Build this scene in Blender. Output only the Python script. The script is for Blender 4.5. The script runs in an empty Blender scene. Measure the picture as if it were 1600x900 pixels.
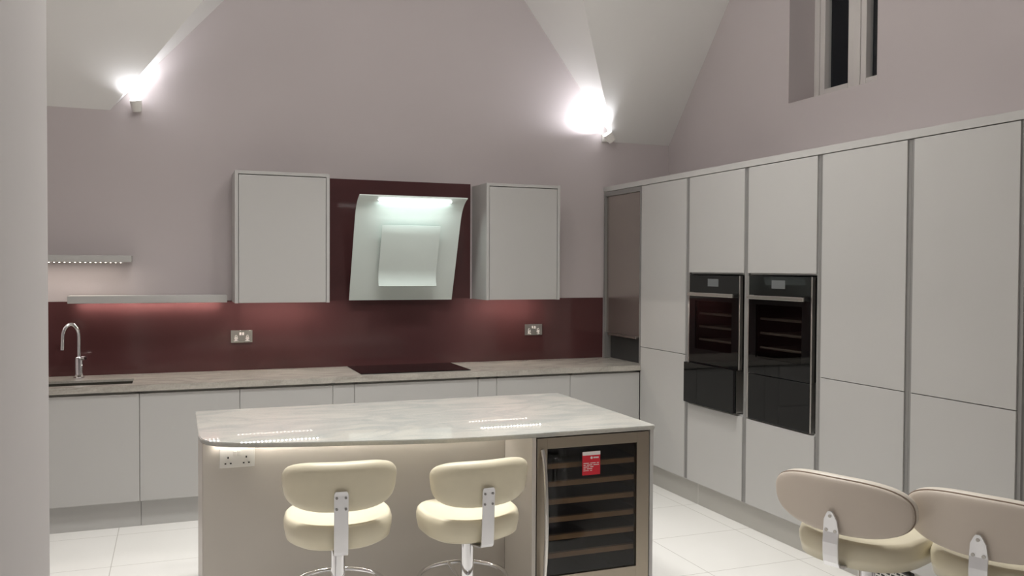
import bpy, bmesh, math, random
from mathutils import Vector, Matrix
random.seed(4)
SC = bpy.context.scene
COL = SC.collection
PI = math.pi

# ------------------------------------------------------------ camera
cam_d = bpy.data.cameras.new('camera'); cam = bpy.data.objects.new('camera', cam_d); COL.objects.link(cam)
CX, CY, CZ, YAW, PIT, ROL, FPX = -3.3631, -6.5714, 1.6415, 0.3692, -0.0221, 0.0053, 1364.87
fw = Vector((math.sin(YAW)*math.cos(PIT), math.cos(YAW)*math.cos(PIT), math.sin(PIT)))
rt = Vector((math.cos(YAW), -math.sin(YAW), 0)); up = rt.cross(fw)
r2 = rt*math.cos(ROL)+up*math.sin(ROL); u2 = -rt*math.sin(ROL)+up*math.cos(ROL)
cam.matrix_world = Matrix(((r2.x, u2.x, -fw.x, CX), (r2.y, u2.y, -fw.y, CY), (r2.z, u2.z, -fw.z, CZ), (0, 0, 0, 1)))
cam_d.sensor_width = 36; cam_d.lens = 36*FPX/1600; cam_d.clip_start = 0.05
SC.camera = cam
# ------------------------------------------------------------ world, exposure
w = bpy.data.worlds.new('night'); SC.world = w; w.use_nodes = True
w.node_tree.nodes['Background'].inputs[0].default_value = (0.012, 0.014, 0.018, 1)
w.node_tree.nodes['Background'].inputs[1].default_value = 0.3
SC.view_settings.view_transform = 'Standard'; SC.view_settings.look = 'None'
SC.view_settings.gamma = 1; SC.view_settings.use_curve_mapping = False
SC.view_settings.exposure = 0.0
# strengths of the room's lamps and the added panels, wash and globes (used by their builders further down)
P_FILL_PANEL, P_FILL_FRONT = 31, 6.5
P_UP, P_FILL_WASH, P_FILL_GLOBE = 40, 17, 34
P_STRIP, P_HOOD, P_ISLE = 1.0, 1.4, 1.3

# ------------------------------------------------------------ materials
def mat(name, col, rough=0.5, metal=0.0, spec=0.5, var=0.03, scale=4.0, emit=None, estr=0, bump=0.0, aniso=0, coat=0):
    m = bpy.data.materials.new(name); m.use_nodes = True
    nt = m.node_tree; b = nt.nodes['Principled BSDF']
    b.inputs['Roughness'].default_value = rough; b.inputs['Metallic'].default_value = metal
    b.inputs['Specular IOR Level'].default_value = spec
    if coat: b.inputs['Coat Weight'].default_value = coat; b.inputs['Coat Roughness'].default_value = 0.05
    tc = nt.nodes.new('ShaderNodeTexCoord'); nz = nt.nodes.new('ShaderNodeTexNoise')
    nz.inputs['Scale'].default_value = scale; nz.inputs['Detail'].default_value = 4
    nt.links.new(tc.outputs['Object'], nz.inputs['Vector'])
    rp = nt.nodes.new('ShaderNodeValToRGB')
    rp.color_ramp.elements[0].position = 0.3; rp.color_ramp.elements[1].position = 0.7
    rp.color_ramp.elements[0].color = tuple(c*(1-var) for c in col)+(1,)
    rp.color_ramp.elements[1].color = tuple(min(1, c*(1+var)) for c in col)+(1,)
    nt.links.new(nz.outputs['Fac'], rp.inputs['Fac']); nt.links.new(rp.outputs['Color'], b.inputs['Base Color'])
    if bump:
        bp = nt.nodes.new('ShaderNodeBump'); bp.inputs['Strength'].default_value = bump; bp.inputs['Distance'].default_value = 0.002
        n2 = nt.nodes.new('ShaderNodeTexNoise'); n2.inputs['Scale'].default_value = scale*40
        nt.links.new(tc.outputs['Object'], n2.inputs['Vector'])
        nt.links.new(n2.outputs['Fac'], bp.inputs['Height']); nt.links.new(bp.outputs['Normal'], b.inputs['Normal'])
    if emit:
        b.inputs['Emission Color'].default_value = emit+(1,); b.inputs['Emission Strength'].default_value = estr
    return m

def brushed(name, col, rough, axis_scale):
    m = bpy.data.materials.new(name); m.use_nodes = True
    nt = m.node_tree; b = nt.nodes['Principled BSDF']
    b.inputs['Metallic'].default_value = 1.0
    tc = nt.nodes.new('ShaderNodeTexCoord'); mp = nt.nodes.new('ShaderNodeMapping'); nz = nt.nodes.new('ShaderNodeTexNoise')
    mp.inputs['Scale'].default_value = axis_scale; nz.inputs['Scale'].default_value = 30
    nt.links.new(tc.outputs['Object'], mp.inputs['Vector']); nt.links.new(mp.outputs['Vector'], nz.inputs['Vector'])
    mr = nt.nodes.new('ShaderNodeMapRange'); mr.inputs['To Min'].default_value = rough*0.8; mr.inputs['To Max'].default_value = rough*1.25
    nt.links.new(nz.outputs['Fac'], mr.inputs['Value']); nt.links.new(mr.outputs['Result'], b.inputs['Roughness'])
    rp = nt.nodes.new('ShaderNodeValToRGB')
    rp.color_ramp.elements[0].color = tuple(c*0.93 for c in col)+(1,); rp.color_ramp.elements[1].color = col+(1,)
    nt.links.new(nz.outputs['Fac'], rp.inputs['Fac']); nt.links.new(rp.outputs['Color'], b.inputs['Base Color'])
    return m

def stone(name, base, vein, rough, stretch=(0.9, 2.3, 2.3), rot=0.35, amount=0.5, speck=None):
    m = bpy.data.materials.new(name); m.use_nodes = True
    nt = m.node_tree; b = nt.nodes['Principled BSDF']; L = nt.links.new
    b.inputs['Roughness'].default_value = rough; b.inputs['Specular IOR Level'].default_value = 0.5
    tc = nt.nodes.new('ShaderNodeTexCoord'); mp = nt.nodes.new('ShaderNodeMapping')
    mp.inputs['Scale'].default_value = stretch; mp.inputs['Rotation'].default_value = (0, 0, rot)
    L(tc.outputs['Object'], mp.inputs['Vector'])
    n1 = nt.nodes.new('ShaderNodeTexNoise'); n1.inputs['Scale'].default_value = 2.2; n1.inputs['Detail'].default_value = 9; n1.inputs['Distortion'].default_value = 1.1
    L(mp.outputs['Vector'], n1.inputs['Vector'])
    r1 = nt.nodes.new('ShaderNodeValToRGB')
    e = r1.color_ramp.elements; e[0].position = 0.40; e[0].color = (0, 0, 0, 1); e[1].position = 0.62; e[1].color = (0, 0, 0, 1)
    mid = e.new(0.52); mid.color = (1, 1, 1, 1)
    L(n1.outputs['Fac'], r1.inputs['Fac'])
    n2 = nt.nodes.new('ShaderNodeTexNoise'); n2.inputs['Scale'].default_value = 6; n2.inputs['Detail'].default_value = 6
    L(mp.outputs['Vector'], n2.inputs['Vector'])
    mu = nt.nodes.new('ShaderNodeMath'); mu.operation = 'MULTIPLY'; L(r1.outputs['Color'], mu.inputs[0]); L(n2.outputs['Fac'], mu.inputs[1])
    m2 = nt.nodes.new('ShaderNodeMath'); m2.operation = 'MULTIPLY'; L(mu.outputs[0], m2.inputs[0]); m2.inputs[1].default_value = amount*2
    mx = nt.nodes.new('ShaderNodeMix'); mx.data_type = 'RGBA'; L(m2.outputs[0], mx.inputs['Factor'])
    mx.inputs['A'].default_value = base+(1,); mx.inputs['B'].default_value = vein+(1,)
    out = mx.outputs['Result']
    n3 = nt.nodes.new('ShaderNodeTexNoise'); n3.inputs['Scale'].default_value = 90; n3.inputs['Detail'].default_value = 3
    L(tc.outputs['Object'], n3.inputs['Vector'])
    r3 = nt.nodes.new('ShaderNodeValToRGB'); r3.color_ramp.elements[0].position = 0.35; r3.color_ramp.elements[1].position = 0.6
    r3.color_ramp.elements[0].color = (0.82, 0.81, 0.79, 1); r3.color_ramp.elements[1].color = (1, 1, 1, 1)
    L(n3.outputs['Fac'], r3.inputs['Fac'])
    m3 = nt.nodes.new('ShaderNodeMix'); m3.data_type = 'RGBA'; m3.blend_type = 'MULTIPLY'; m3.inputs['Factor'].default_value = speck or 0.35
    L(out, m3.inputs['A']); L(r3.outputs['Color'], m3.inputs['B']); L(m3.outputs['Result'], b.inputs['Base Color'])
    return m

def tile_mat(name):
    m = bpy.data.materials.new(name); m.use_nodes = True
    nt = m.node_tree; b = nt.nodes['Principled BSDF']; L = nt.links.new
    b.inputs['Roughness'].default_value = 0.16; b.inputs['Specular IOR Level'].default_value = 0.5
    tc = nt.nodes.new('ShaderNodeTexCoord'); sx = nt.nodes.new('ShaderNodeSeparateXYZ'); L(tc.outputs['Object'], sx.inputs[0])
    def joint(sock, off):
        a = nt.nodes.new('ShaderNodeMath'); a.operation = 'ADD'; a.inputs[1].default_value = off; L(sock, a.inputs[0])
        d = nt.nodes.new('ShaderNodeMath'); d.operation = 'DIVIDE'; d.inputs[1].default_value = 0.605; L(a.outputs[0], d.inputs[0])
        f = nt.nodes.new('ShaderNodeMath'); f.operation = 'FRACT'; L(d.outputs[0], f.inputs[0])
        s = nt.nodes.new('ShaderNodeMath'); s.operation = 'SUBTRACT'; s.inputs[1].default_value = 0.5; L(f.outputs[0], s.inputs[0])
        ab = nt.nodes.new('ShaderNodeMath'); ab.operation = 'ABSOLUTE'; L(s.outputs[0], ab.inputs[0])
        g = nt.nodes.new('ShaderNodeMath'); g.operation = 'GREATER_THAN'; g.inputs[1].default_value = 0.5-0.0033; L(ab.outputs[0], g.inputs[0])
        return g.outputs[0]
    jx = joint(sx.outputs['X'], 0.06+0.605*20); jy = joint(sx.outputs['Y'], 1.965+0.605*20)
    mxm = nt.nodes.new('ShaderNodeMath'); mxm.operation = 'MAXIMUM'; L(jx, mxm.inputs[0]); L(jy, mxm.inputs[1])
    nz = nt.nodes.new('ShaderNodeTexNoise'); nz.inputs['Scale'].default_value = 3; nz.inputs['Detail'].default_value = 6; L(tc.outputs['Object'], nz.inputs['Vector'])
    rp = nt.nodes.new('ShaderNodeValToRGB')
    rp.color_ramp.elements[0].color = (0.82, 0.81, 0.77, 1); rp.color_ramp.elements[1].color = (0.87, 0.86, 0.83, 1); L(nz.outputs['Fac'], rp.inputs['Fac'])
    mx = nt.nodes.new('ShaderNodeMix'); mx.data_type = 'RGBA'; L(mxm.outputs[0], mx.inputs['Factor'])
    L(rp.outputs['Color'], mx.inputs['A']); mx.inputs['B'].default_value = (0.52, 0.5, 0.46, 1)
    L(mx.outputs['Result'], b.inputs['Base Color'])
    bp = nt.nodes.new('ShaderNodeBump'); bp.invert = True; bp.inputs['Strength'].default_value = 0.4; bp.inputs['Distance'].default_value = 0.002
    L(mxm.outputs[0], bp.inputs['Height']); L(bp.outputs['Normal'], b.inputs['Normal'])
    return m

def glass_mat(name, tint, rough=0.0):
    m = bpy.data.materials.new(name); m.use_nodes = True
    nt = m.node_tree; b = nt.nodes['Principled BSDF']; out = nt.nodes['Material Output']
    b.inputs['Base Color'].default_value = (0.01, 0.01, 0.01, 1); b.inputs['Roughness'].default_value = 0.03
    tr = nt.nodes.new('ShaderNodeBsdfTransparent')
    nz = nt.nodes.new('ShaderNodeTexNoise'); nz.inputs['Scale'].default_value = 2
    rp = nt.nodes.new('ShaderNodeValToRGB'); rp.color_ramp.elements[0].color = tuple(c*0.95 for c in tint)+(1,); rp.color_ramp.elements[1].color = tint+(1,)
    nt.links.new(nz.outputs['Fac'], rp.inputs['Fac']); nt.links.new(rp.outputs['Color'], tr.inputs['Color'])
    fr = nt.nodes.new('ShaderNodeFresnel'); fr.inputs['IOR'].default_value = 1.5
    gl = nt.nodes.new('ShaderNodeBsdfGlossy'); gl.inputs['Roughness'].default_value = 0.02
    mx = nt.nodes.new('ShaderNodeMixShader')
    ge = nt.nodes.new('ShaderNodeNewGeometry'); mm = nt.nodes.new('ShaderNodeMath'); mm.operation = 'SUBTRACT'; mm.use_clamp = True
    nt.links.new(fr.outputs[0], mm.inputs[0]); nt.links.new(ge.outputs['Backfacing'], mm.inputs[1])   # reflect on the outer face only
    nt.links.new(mm.outputs[0], mx.inputs[0]); nt.links.new(tr.outputs[0], mx.inputs[1]); nt.links.new(gl.outputs[0], mx.inputs[2])
    nt.links.new(mx.outputs[0], out.inputs['Surface'])
    return m

M = {}
M['wall'] = mat('lilac_paint', (0.545, 0.496, 0.498), 0.85, var=0.015, scale=1.5, bump=0.15)
M['ceil'] = mat('white_paint', (0.79, 0.78, 0.76), 0.9, var=0.01, scale=1.5)
M['left'] = mat('pale_grey_paint', (0.53, 0.51, 0.505), 0.85, var=0.01, scale=1.5)
M['cab'] = mat('pale_grey_lacquer', (0.49, 0.483, 0.467), 0.42, var=0.01, scale=2)
M['cabin'] = mat('carcass_interior', (0.10, 0.10, 0.10), 0.7)
M['plinth'] = mat('grey_plinth', (0.50, 0.485, 0.45), 0.35, var=0.01)
M['channel'] = mat('grey_anodised', (0.30, 0.295, 0.285), 0.45, metal=0.35)
M['niche_shade'] = mat('niche_shade_black', (0.03, 0.03, 0.03), 0.8)
M['splash'] = mat('maroon_glass', (0.085, 0.034, 0.035), 0.10, spec=0.5, var=0.03)
M['worktop'] = stone('granite_worktop', (0.50, 0.47, 0.42), (0.30, 0.28, 0.25), 0.16, amount=0.5, speck=0.6)
M['island_top'] = stone('white_veined_stone', (0.53, 0.52, 0.475), (0.38, 0.40, 0.39), 0.003, amount=0.55, speck=0.3)
M['ivory'] = mat('ivory_lacquer', (0.60, 0.56, 0.51), 0.4, var=0.01)
M['floor'] = tile_mat('gloss_floor_tile')
M['steel'] = brushed('brushed_steel', (0.62, 0.60, 0.57), 0.30, (1, 1, 14))
M['steelh'] = brushed('satin_steel', (0.72, 0.70, 0.66), 0.24, (12, 1, 1))
M['bronze'] = brushed('bronze_steel', (0.36, 0.315, 0.255), 0.34, (1, 1, 12))
M['sinksteel'] = mat('dull_sink_steel', (0.07, 0.065, 0.052), 0.5, metal=0.3)
M['rackwire'] = mat('rack_wire', (0.62, 0.60, 0.57), 0.35, metal=0.2)
M['chrome'] = mat('chrome', (0.80, 0.80, 0.82), 0.07, metal=1, var=0.01)
M['strap'] = mat('brushed_bracket', (0.80, 0.80, 0.82), 0.38, metal=0.8, var=0.02, scale=12)
M['shutter'] = mat('bronze_shutter', (0.43, 0.39, 0.36), 0.24, metal=0.8, var=0.02)
M['black'] = mat('black_plastic', (0.012, 0.012, 0.012), 0.35)
M['blackglass'] = mat('black_glass', (0.006, 0.006, 0.006), 0.04, spec=0.38)
M['smoke'] = glass_mat('smoked_glass', (0.80, 0.73, 0.65))
M['ovenglass'] = glass_mat('dark_oven_glass', (0.52, 0.50, 0.48))
M['clear'] = glass_mat('window_glass', (0.92, 0.94, 0.94))
M['hood'] = mat('white_hood_glass', (0.68, 0.745, 0.715), 0.22, spec=0.5, var=0.01)
M['hoodpanel'] = mat('white_hood_panel', (0.63, 0.69, 0.66), 0.16, spec=0.5, var=0.01)
M['white'] = mat('white_plastic', (0.78, 0.76, 0.72), 0.35, var=0.01)
M['upvc'] = mat('white_upvc', (0.68, 0.65, 0.63), 0.3, var=0.01)
M['leather'] = mat('cream_leather', (0.72, 0.66, 0.50), 0.38, var=0.03, scale=10, bump=0.12)
M['shell'] = mat('beige_back_shell', (0.62, 0.545, 0.47), 0.5, var=0.02, scale=6, bump=0.08)
M['rim'] = mat('cream_back_cushion', (0.74, 0.69, 0.60), 0.42, var=0.02, scale=8, bump=0.1)
M['piping'] = mat('brown_seam', (0.30, 0.23, 0.18), 0.6)
M['red'] = mat('red_card', (0.62, 0.012, 0.03), 0.45, var=0.02)
M['paper'] = mat('white_print', (0.80, 0.76, 0.74), 0.5, var=0.01)
M['display'] = mat('dim_display', (0.10, 0.105, 0.105), 0.3, emit=(0.5, 0.52, 0.52), estr=0.06)
M['cooler'] = mat('cooler_liner', (0.21, 0.165, 0.135), 0.5)
M['rail'] = mat('grey_finger_rail', (0.42, 0.41, 0.39), 0.5)
M['wood'] = mat('oak_shelf', (0.27, 0.232, 0.195), 0.5, var=0.12, scale=8)
def led_mat(n, col, st): return mat('led_'+n, (0.9, 0.88, 0.82), 0.4, emit=col, estr=st)
M['ledbar'] = mat('led_bar', (0.9, 0.9, 0.9), 0.4, emit=(0.93, 1.0, 0.97), estr=8)
M['lampglass'] = mat('lamp_lens', (0.9, 0.9, 0.95), 0.3, emit=(0.96, 0.97, 1.0), estr=14)
M['diffuser'] = mat('fill_panel_diffuser', (0.9, 0.9, 0.88), 0.4, emit=(1.0, 0.95, 0.88), estr=2)  # glowing face of the added ceiling panels

# ------------------------------------------------------------ mesh helpers
class MB:
    def __init__(s): s.bm = bmesh.new()
    def box(s, x0, x1, y0, y1, z0, z1, bev=0.0, seg=2):
        t = bmesh.new()
        vs = [t.verts.new((x, y, z)) for x in (min(x0, x1), max(x0, x1)) for y in (min(y0, y1), max(y0, y1)) for z in (min(z0, z1), max(z0, z1))]
        for f in ((0, 1, 3, 2), (4, 6, 7, 5), (0, 4, 5, 1), (2, 3, 7, 6), (0, 2, 6, 4), (1, 5, 7, 3)): t.faces.new([vs[i] for i in f])
        if bev: bmesh.ops.bevel(t, geom=list(t.edges), offset=bev, segments=seg, affect='EDGES', clamp_overlap=True, profile=0.5)
        return s.merge(t)
    def merge(s, t, mtx=None):
        if mtx is not None: bmesh.ops.transform(t, matrix=mtx, verts=t.verts)
        me = bpy.data.meshes.new('tmp'); t.to_mesh(me); t.free(); s.bm.from_mesh(me); bpy.data.meshes.remove(me); return s
    def cyl(s, p0, p1, r0, r1=None, n=32, cap=True, bev=0.0):
        p0, p1 = Vector(p0), Vector(p1); r1 = r0 if r1 is None else r1; d = (p1-p0); L = d.length
        t = bmesh.new()
        bmesh.ops.create_cone(t, cap_ends=cap, segments=n, radius1=r0, radius2=r1, depth=L)
        if bev:
            ed = [e for e in t.edges if len(e.link_faces) == 2 and any(len(f.verts) > 4 for f in e.link_faces)]
            bmesh.ops.bevel(t, geom=ed, offset=bev, segments=2, affect='EDGES')
        q = Vector((0, 0, 1)).rotation_difference(d.normalized()).to_matrix().to_4x4()
        return s.merge(t, Matrix.Translation((p0+p1)/2) @ q)
    def lathe(s, prof, c=(0, 0), n=40):
        rings = []
        for r, z in prof:
            rings.append([s.bm.verts.new((c[0]+r*math.cos(2*PI*i/n), c[1]+r*math.sin(2*PI*i/n), z)) for i in range(n)])
        for a, b in zip(rings, rings[1:]):
            for i in range(n): s.bm.faces.new((a[i], a[(i+1) % n], b[(i+1) % n], b[i]))
        s.bm.faces.new(rings[0][::-1]); s.bm.faces.new(rings[-1]); return s
    def tube(s, pts, r, n=14, closed=False):
        pts = [Vector(p) for p in pts]; rs = r if isinstance(r, (list, tuple)) else [r]*len(pts)
        rings = []; N = len(pts); prev = None
        for i, p in enumerate(pts):
            if closed: d = (pts[(i+1) % N]-pts[i-1])
            else: d = pts[min(i+1, N-1)]-pts[max(i-1, 0)]
            d.normalize()
            if prev is None:
                a = Vector((0, 0, 1)) if abs(d.z) < 0.9 else Vector((1, 0, 0)); x = d.cross(a).normalized()
            else: x = (prev-d*prev.dot(d)).normalized()
            prev = x; y = d.cross(x)
            rings.append([s.bm.verts.new(p+rs[i]*(math.cos(2*PI*k/n)*x+math.sin(2*PI*k/n)*y)) for k in range(n)])
        pr = list(zip(rings, rings[1:]))+([(rings[-1], rings[0])] if closed else [])
        for a, b in pr:
            for k in range(n): s.bm.faces.new((a[k], a[(k+1) % n], b[(k+1) % n], b[k]))
        if not closed: s.bm.faces.new(rings[0][::-1]); s.bm.faces.new(rings[-1])
        return s
    def prism(s, poly, z0, z1, bev=0.0, seg=2):
        t = bmesh.new()
        a = [t.verts.new((x, y, z0)) for x, y in poly]; b = [t.verts.new((x, y, z1)) for x, y in poly]; n = len(poly)
        t.faces.new(a[::-1]); t.faces.new(b)
        for i in range(n): t.faces.new((a[i], a[(i+1) % n], b[(i+1) % n], b[i]))
        bmesh.ops.recalc_face_normals(t, faces=t.faces)
        if bev:
            ed = [e for e in t.edges if any(len(f.verts) == n and n > 4 for f in e.link_faces)] if n > 4 else list(t.edges)
            bmesh.ops.bevel(t, geom=ed, offset=bev, segments=seg, affect='EDGES')
        return s.merge(t)
    def sheet(s, grid, th):
        """grid[i][j] of points -> closed slab of thickness th along vertex normals"""
        t = bmesh.new(); V = [[t.verts.new(p) for p in row] for row in grid]
        for i in range(len(V)-1):
            for j in range(len(V[0])-1): t.faces.new((V[i][j], V[i+1][j], V[i+1][j+1], V[i][j+1]))
        t.normal_update()
        nr = {v: v.normal.copy() for v in t.verts}
        W = [[t.verts.new(v.co-nr[v]*th) for v in row] for row in V]
        I, J = len(V), len(V[0])
        for i in range(I-1):
            for j in range(J-1): t.faces.new((W[i][j], W[i][j+1], W[i+1][j+1], W[i+1][j]))
        bd = [(i, 0) for i in range(I)]+[(I-1, j) for j in range(1, J)]+[(i, J-1) for i in range(I-2, -1, -1)]+[(0, j) for j in range(J-2, 0, -1)]
        for k in range(len(bd)):
            a, b = bd[k], bd[(k+1) % len(bd)]
            t.faces.new((V[b[0]][b[1]], V[a[0]][a[1]], W[a[0]][a[1]], W[b[0]][b[1]]))
        bmesh.ops.recalc_face_normals(t, faces=t.faces)
        return s.merge(t)

def build(name, mb, m, parent=None, smooth=False, sub=0):
    """link the collected shapes as one mesh object; vertices are in world space for parts of unrotated things"""
    bm = mb.bm if isinstance(mb, MB) else mb
    bmesh.ops.recalc_face_normals(bm, faces=bm.faces)
    root = parent
    while root is not None and root.parent is not None: root = root.parent
    if root is not None:
        off = Vector(root.location)
        p = parent
        while p is not root: off += p.location; p = p.parent
        bmesh.ops.translate(bm, verts=bm.verts, vec=-off)
    me = bpy.data.meshes.new(name); bm.to_mesh(me); bm.free()
    o = bpy.data.objects.new(name, me); COL.objects.link(o); me.materials.append(M[m] if isinstance(m, str) else m)
    if smooth:
        for p in me.polygons: p.use_smooth = True
        if smooth != 'all': me.set_sharp_from_angle(angle=math.radians(35))
    if sub:
        md = o.modifiers.new('sub', 'SUBSURF'); md.levels = sub; md.render_levels = sub
    o.parent = parent
    return o
def tag(o, label, cat, group=None):
    o['label'] = label; o['category'] = cat
    if group: o['group'] = group
    return o
def thing(name, label, cat, loc=(0, 0, 0), group=None):
    o = bpy.data.objects.new(name, None); COL.objects.link(o); o.location = loc; o.empty_display_size = 0.1
    return tag(o, label, cat, group)
def single(name, mb, m, label, cat, group=None, **k): return tag(build(name, mb, m, None, **k), label, cat, group)
def struct(name, mb, m, parent=None, **k):
    o = build(name, mb, m, parent, **k)
    if parent is None: o['kind'] = 'structure'
    return o
def area(name, loc, size, power, col, rot=(0, 0, 0), spread=PI, parent=None):
    l = bpy.data.lights.new(name, 'AREA'); l.shape = 'RECTANGLE'; l.size, l.size_y = size; l.energy = power; l.color = col; l.spread = spread
    o = bpy.data.objects.new(name, l); COL.objects.link(o); o.rotation_euler = rot
    if parent is not None: o.parent = parent; o.location = Vector(loc)-Vector(parent.location)
    else: o.location = loc
    return o
def recentre(o):
    """move a single mesh thing's origin to the middle of its base"""
    vs = [v.co for v in o.data.vertices]
    c = Vector(((min(v.x for v in vs)+max(v.x for v in vs))/2, (min(v.y for v in vs)+max(v.y for v in vs))/2, min(v.z for v in vs)))
    o.data.transform(Matrix.Translation(-c)); o.location = c; return o

# ============================================================ THE ROOM
XW = 0.6245; XL = -5.0; YB = -9.4; ZE = 2.709; K = 1.16; ZC = 5.06
GXL, GXR, GSL, GSR = -3.766, 0.095, 1.12, 1.33
ga = GSR/(GSL+GSR)*(GXR-GXL); RX = GXL+ga; RZ = ZE+GSL*ga; RY = -(RZ-ZE)/K; YCL = -(ZC-ZE)/K
struct('floor', MB().box(XL-0.2, XW+0.31, YB-0.2, 0.2, -0.1, 0), 'floor')
def wallprism_y(name, poly, y0, y1, m):
    b = MB(); b.prism([(x, z) for x, z in poly], -y1, -y0)     # built in x,z then stood up
    bmesh.ops.transform(b.bm, matrix=Matrix(((1, 0, 0, 0), (0, 0, -1, 0), (0, 1, 0, 0), (0, 0, 0, 1))), verts=b.bm.verts)
    return struct(name, b, m)
wallprism_y('wall_back', [(XL-0.2, 0), (XW+0.31, 0), (XW+0.31, ZE+0.05), (GXR+0.06, ZE+0.05), (GXR, ZE), (RX, RZ+0.02), (GXL, ZE), (GXL-0.06, ZE+0.05), (XL-0.2, ZE+0.05)], 0, 0.2, 'wall')
# right wall with the high window opening
WY0, WY1, WZ0, WZ1 = -2.392, -1.574, 2.80, 3.95
rw = MB()
T = XW+0.30
rw.box(XW, T, YB, WY0, 0, 5.2); rw.box(XW, T, WY0, WY1, 0, WZ0); rw.box(XW, T, WY0, WY1, WZ1, 5.2)
rw2 = bmesh.new()
prof = [(WY1, 0), (0.0, 0), (0.0, ZE+0.03), (WY1, ZE-K*WY1+0.03)]
va = [rw2.verts.new((XW, y, z)) for y, z in prof]; vb = [rw2.verts.new((T, y, z)) for y, z in prof]
rw2.faces.new(va); rw2.faces.new(vb[::-1])
for i in range(4): rw2.faces.new((va[i], vb[i], vb[(i+1) % 4], va[(i+1) % 4]))
rw.merge(rw2)
struct('wall_right', rw, 'wall')
wl = MB(); wl.box(XL-0.2, XL, YB, 0, 0, 5.2); struct('wall_left', wl, 'wall')
struct('wall_front', MB().box(XL-0.2, T, YB-0.2, YB, 0, 5.2), 'wall')
# near wall whose end cuts off the view on the left
struct('wall_near', MB().box(-3.82, -3.70, -9.2, -3.758, 0, ZC-0.01), 'left')
# vaulted ceiling: main slope with the notch of the cross gable, gable slopes, flat collar
cb = bmesh.new()
V = lambda *p: cb.verts.new(p)
A, B, C, D_, E_, F, G = V(XL, 0, ZE), V(GXL, 0, ZE), V(RX, RY, RZ), V(GXR, 0, ZE), V(XW+0.02, 0, ZE), V(XW+0.02, YCL, ZC), V(XL, YCL, ZC)
Cc = V(RX, YCL, ZC); H = V(RX, 0.0, RZ); P, Q = V(XL, YB, ZC), V(XW+0.02, YB, ZC)
cb.faces.new((A, B, C, Cc, G)); cb.faces.new((C, D_, E_, F, Cc)); cb.faces.new((B, H, C)); cb.faces.new((H, D_, C)); cb.faces.new((G, Cc, F, Q, P))
ce = struct('ceiling', cb, 'ceil')
# baseboard hidden lengths are left out; window in the high opening
WX = XW+0.249
wo = MB()
def bar(y0, y1, z0, z1, x0=WX-0.035, x1=WX+0.035): wo.box(x0, x1, y0, y1, z0, z1, 0.004)
bar(WY0+0.001, WY0+0.052, WZ0+0.001, WZ1-0.001); bar(WY1-0.052, WY1-0.001, WZ0+0.001, WZ1-0.001)
bar(WY0+0.06, WY1-0.06, WZ0+0.001, WZ0+0.05); bar(WY0+0.06, WY1-0.06, WZ1-0.06, WZ1-0.001)
ym = (WY0+WY1)/2; bar(ym-0.032, ym+0.032, WZ0+0.05, WZ1-0.06)
win = struct('window_1', wo, 'upvc')
for y0, y1 in ((WY0+0.054, ym-0.034), (ym+0.034, WY1-0.054)):
    s = MB(); x0, x1 = WX-0.030, WX+0.03
    z0, z1 = WZ0+0.052, WZ1-0.062
    s.box(x0, x1, y0, y0+0.048, z0, z1, 0.004); s.box(x0, x1, y1-0.048, y1, z0, z1, 0.004)
    s.box(x0, x1, y0+0.048, y1-0.048, z0, z0+0.045, 0.004); s.box(x0, x1, y0+0.048, y1-0.048, z1-0.045, z1, 0.004)
    so = build('window_sash', s, 'upvc', win)
    build('pane', MB().box(WX+0.006, WX+0.024, y0+0.046, y1-0.046, z0+0.043, z1-0.043), 'clear', so)

# ============================================================ BACK RUN
YF = -0.635; ZD0, ZD1 = 0.168, 0.845
bases = [(-4.775, -4.172, 'pale grey base cabinet farthest left, its left part behind the near wall'),
         (-4.172, -3.568, 'pale grey base cabinet under the sink and tap, next to the near wall'),
         (-3.568, -2.965, 'pale grey base cabinet just right of the sink cabinet'),
         (-2.965, -2.363, 'pale grey base cabinet below the left wall cabinet, partly behind the island'),
         (-2.215, -1.324, 'widest pale grey drawer unit, below the black hob'),
         (-1.181, -0.593, 'pale grey base cabinet below the right wall cabinet, behind the island top'),
         (-0.593, -0.002, 'pale grey base cabinet in the corner beside the tall units')]
for i, (x0, x1, lab) in enumerate(bases):
    drawers = 'drawer' in lab
    r = thing('drawer_unit' if drawers else 'base_cabinet', lab, 'cabinet', ((x0+x1)/2, -0.31, 0.1555), 'base units along the back wall')
    sink = -4.3 < x0 < -4
    c = MB(); c.box(x0+0.001, x0+0.019, -0.598, -0.02, 0.157, 0.861); c.box(x1-0.019, x1-0.001, -0.598, -0.02, 0.157, 0.861)
    c.box(x0+0.019, x1-0.019, -0.612, -0.02, 0.157, 0.175); c.box(x0+0.019, x1-0.019, -0.03, -0.02, 0.175, 0.861)
    build('body', c, 'cab', r)
    if drawers:
        build('drawer_front', MB().box(x0+0.0015, x1-0.0015, YF, -0.613, 0.51, ZD1, 0.0015), 'cab', r)
        build('drawer_front', MB().box(x0+0.0015, x1-0.0015, YF, -0.613, ZD0, 0.506, 0.0015), 'cab', r)
    else:
        build('door', MB().box(x0+0.0015, x1-0.0015, YF, -0.613, ZD0, ZD1, 0.0015), 'cab', r)
    build('finger_rail', MB().box(x0+0.02, x1-0.02, -0.6125, -0.600, 0.80, 0.861), 'rail', r)
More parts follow.
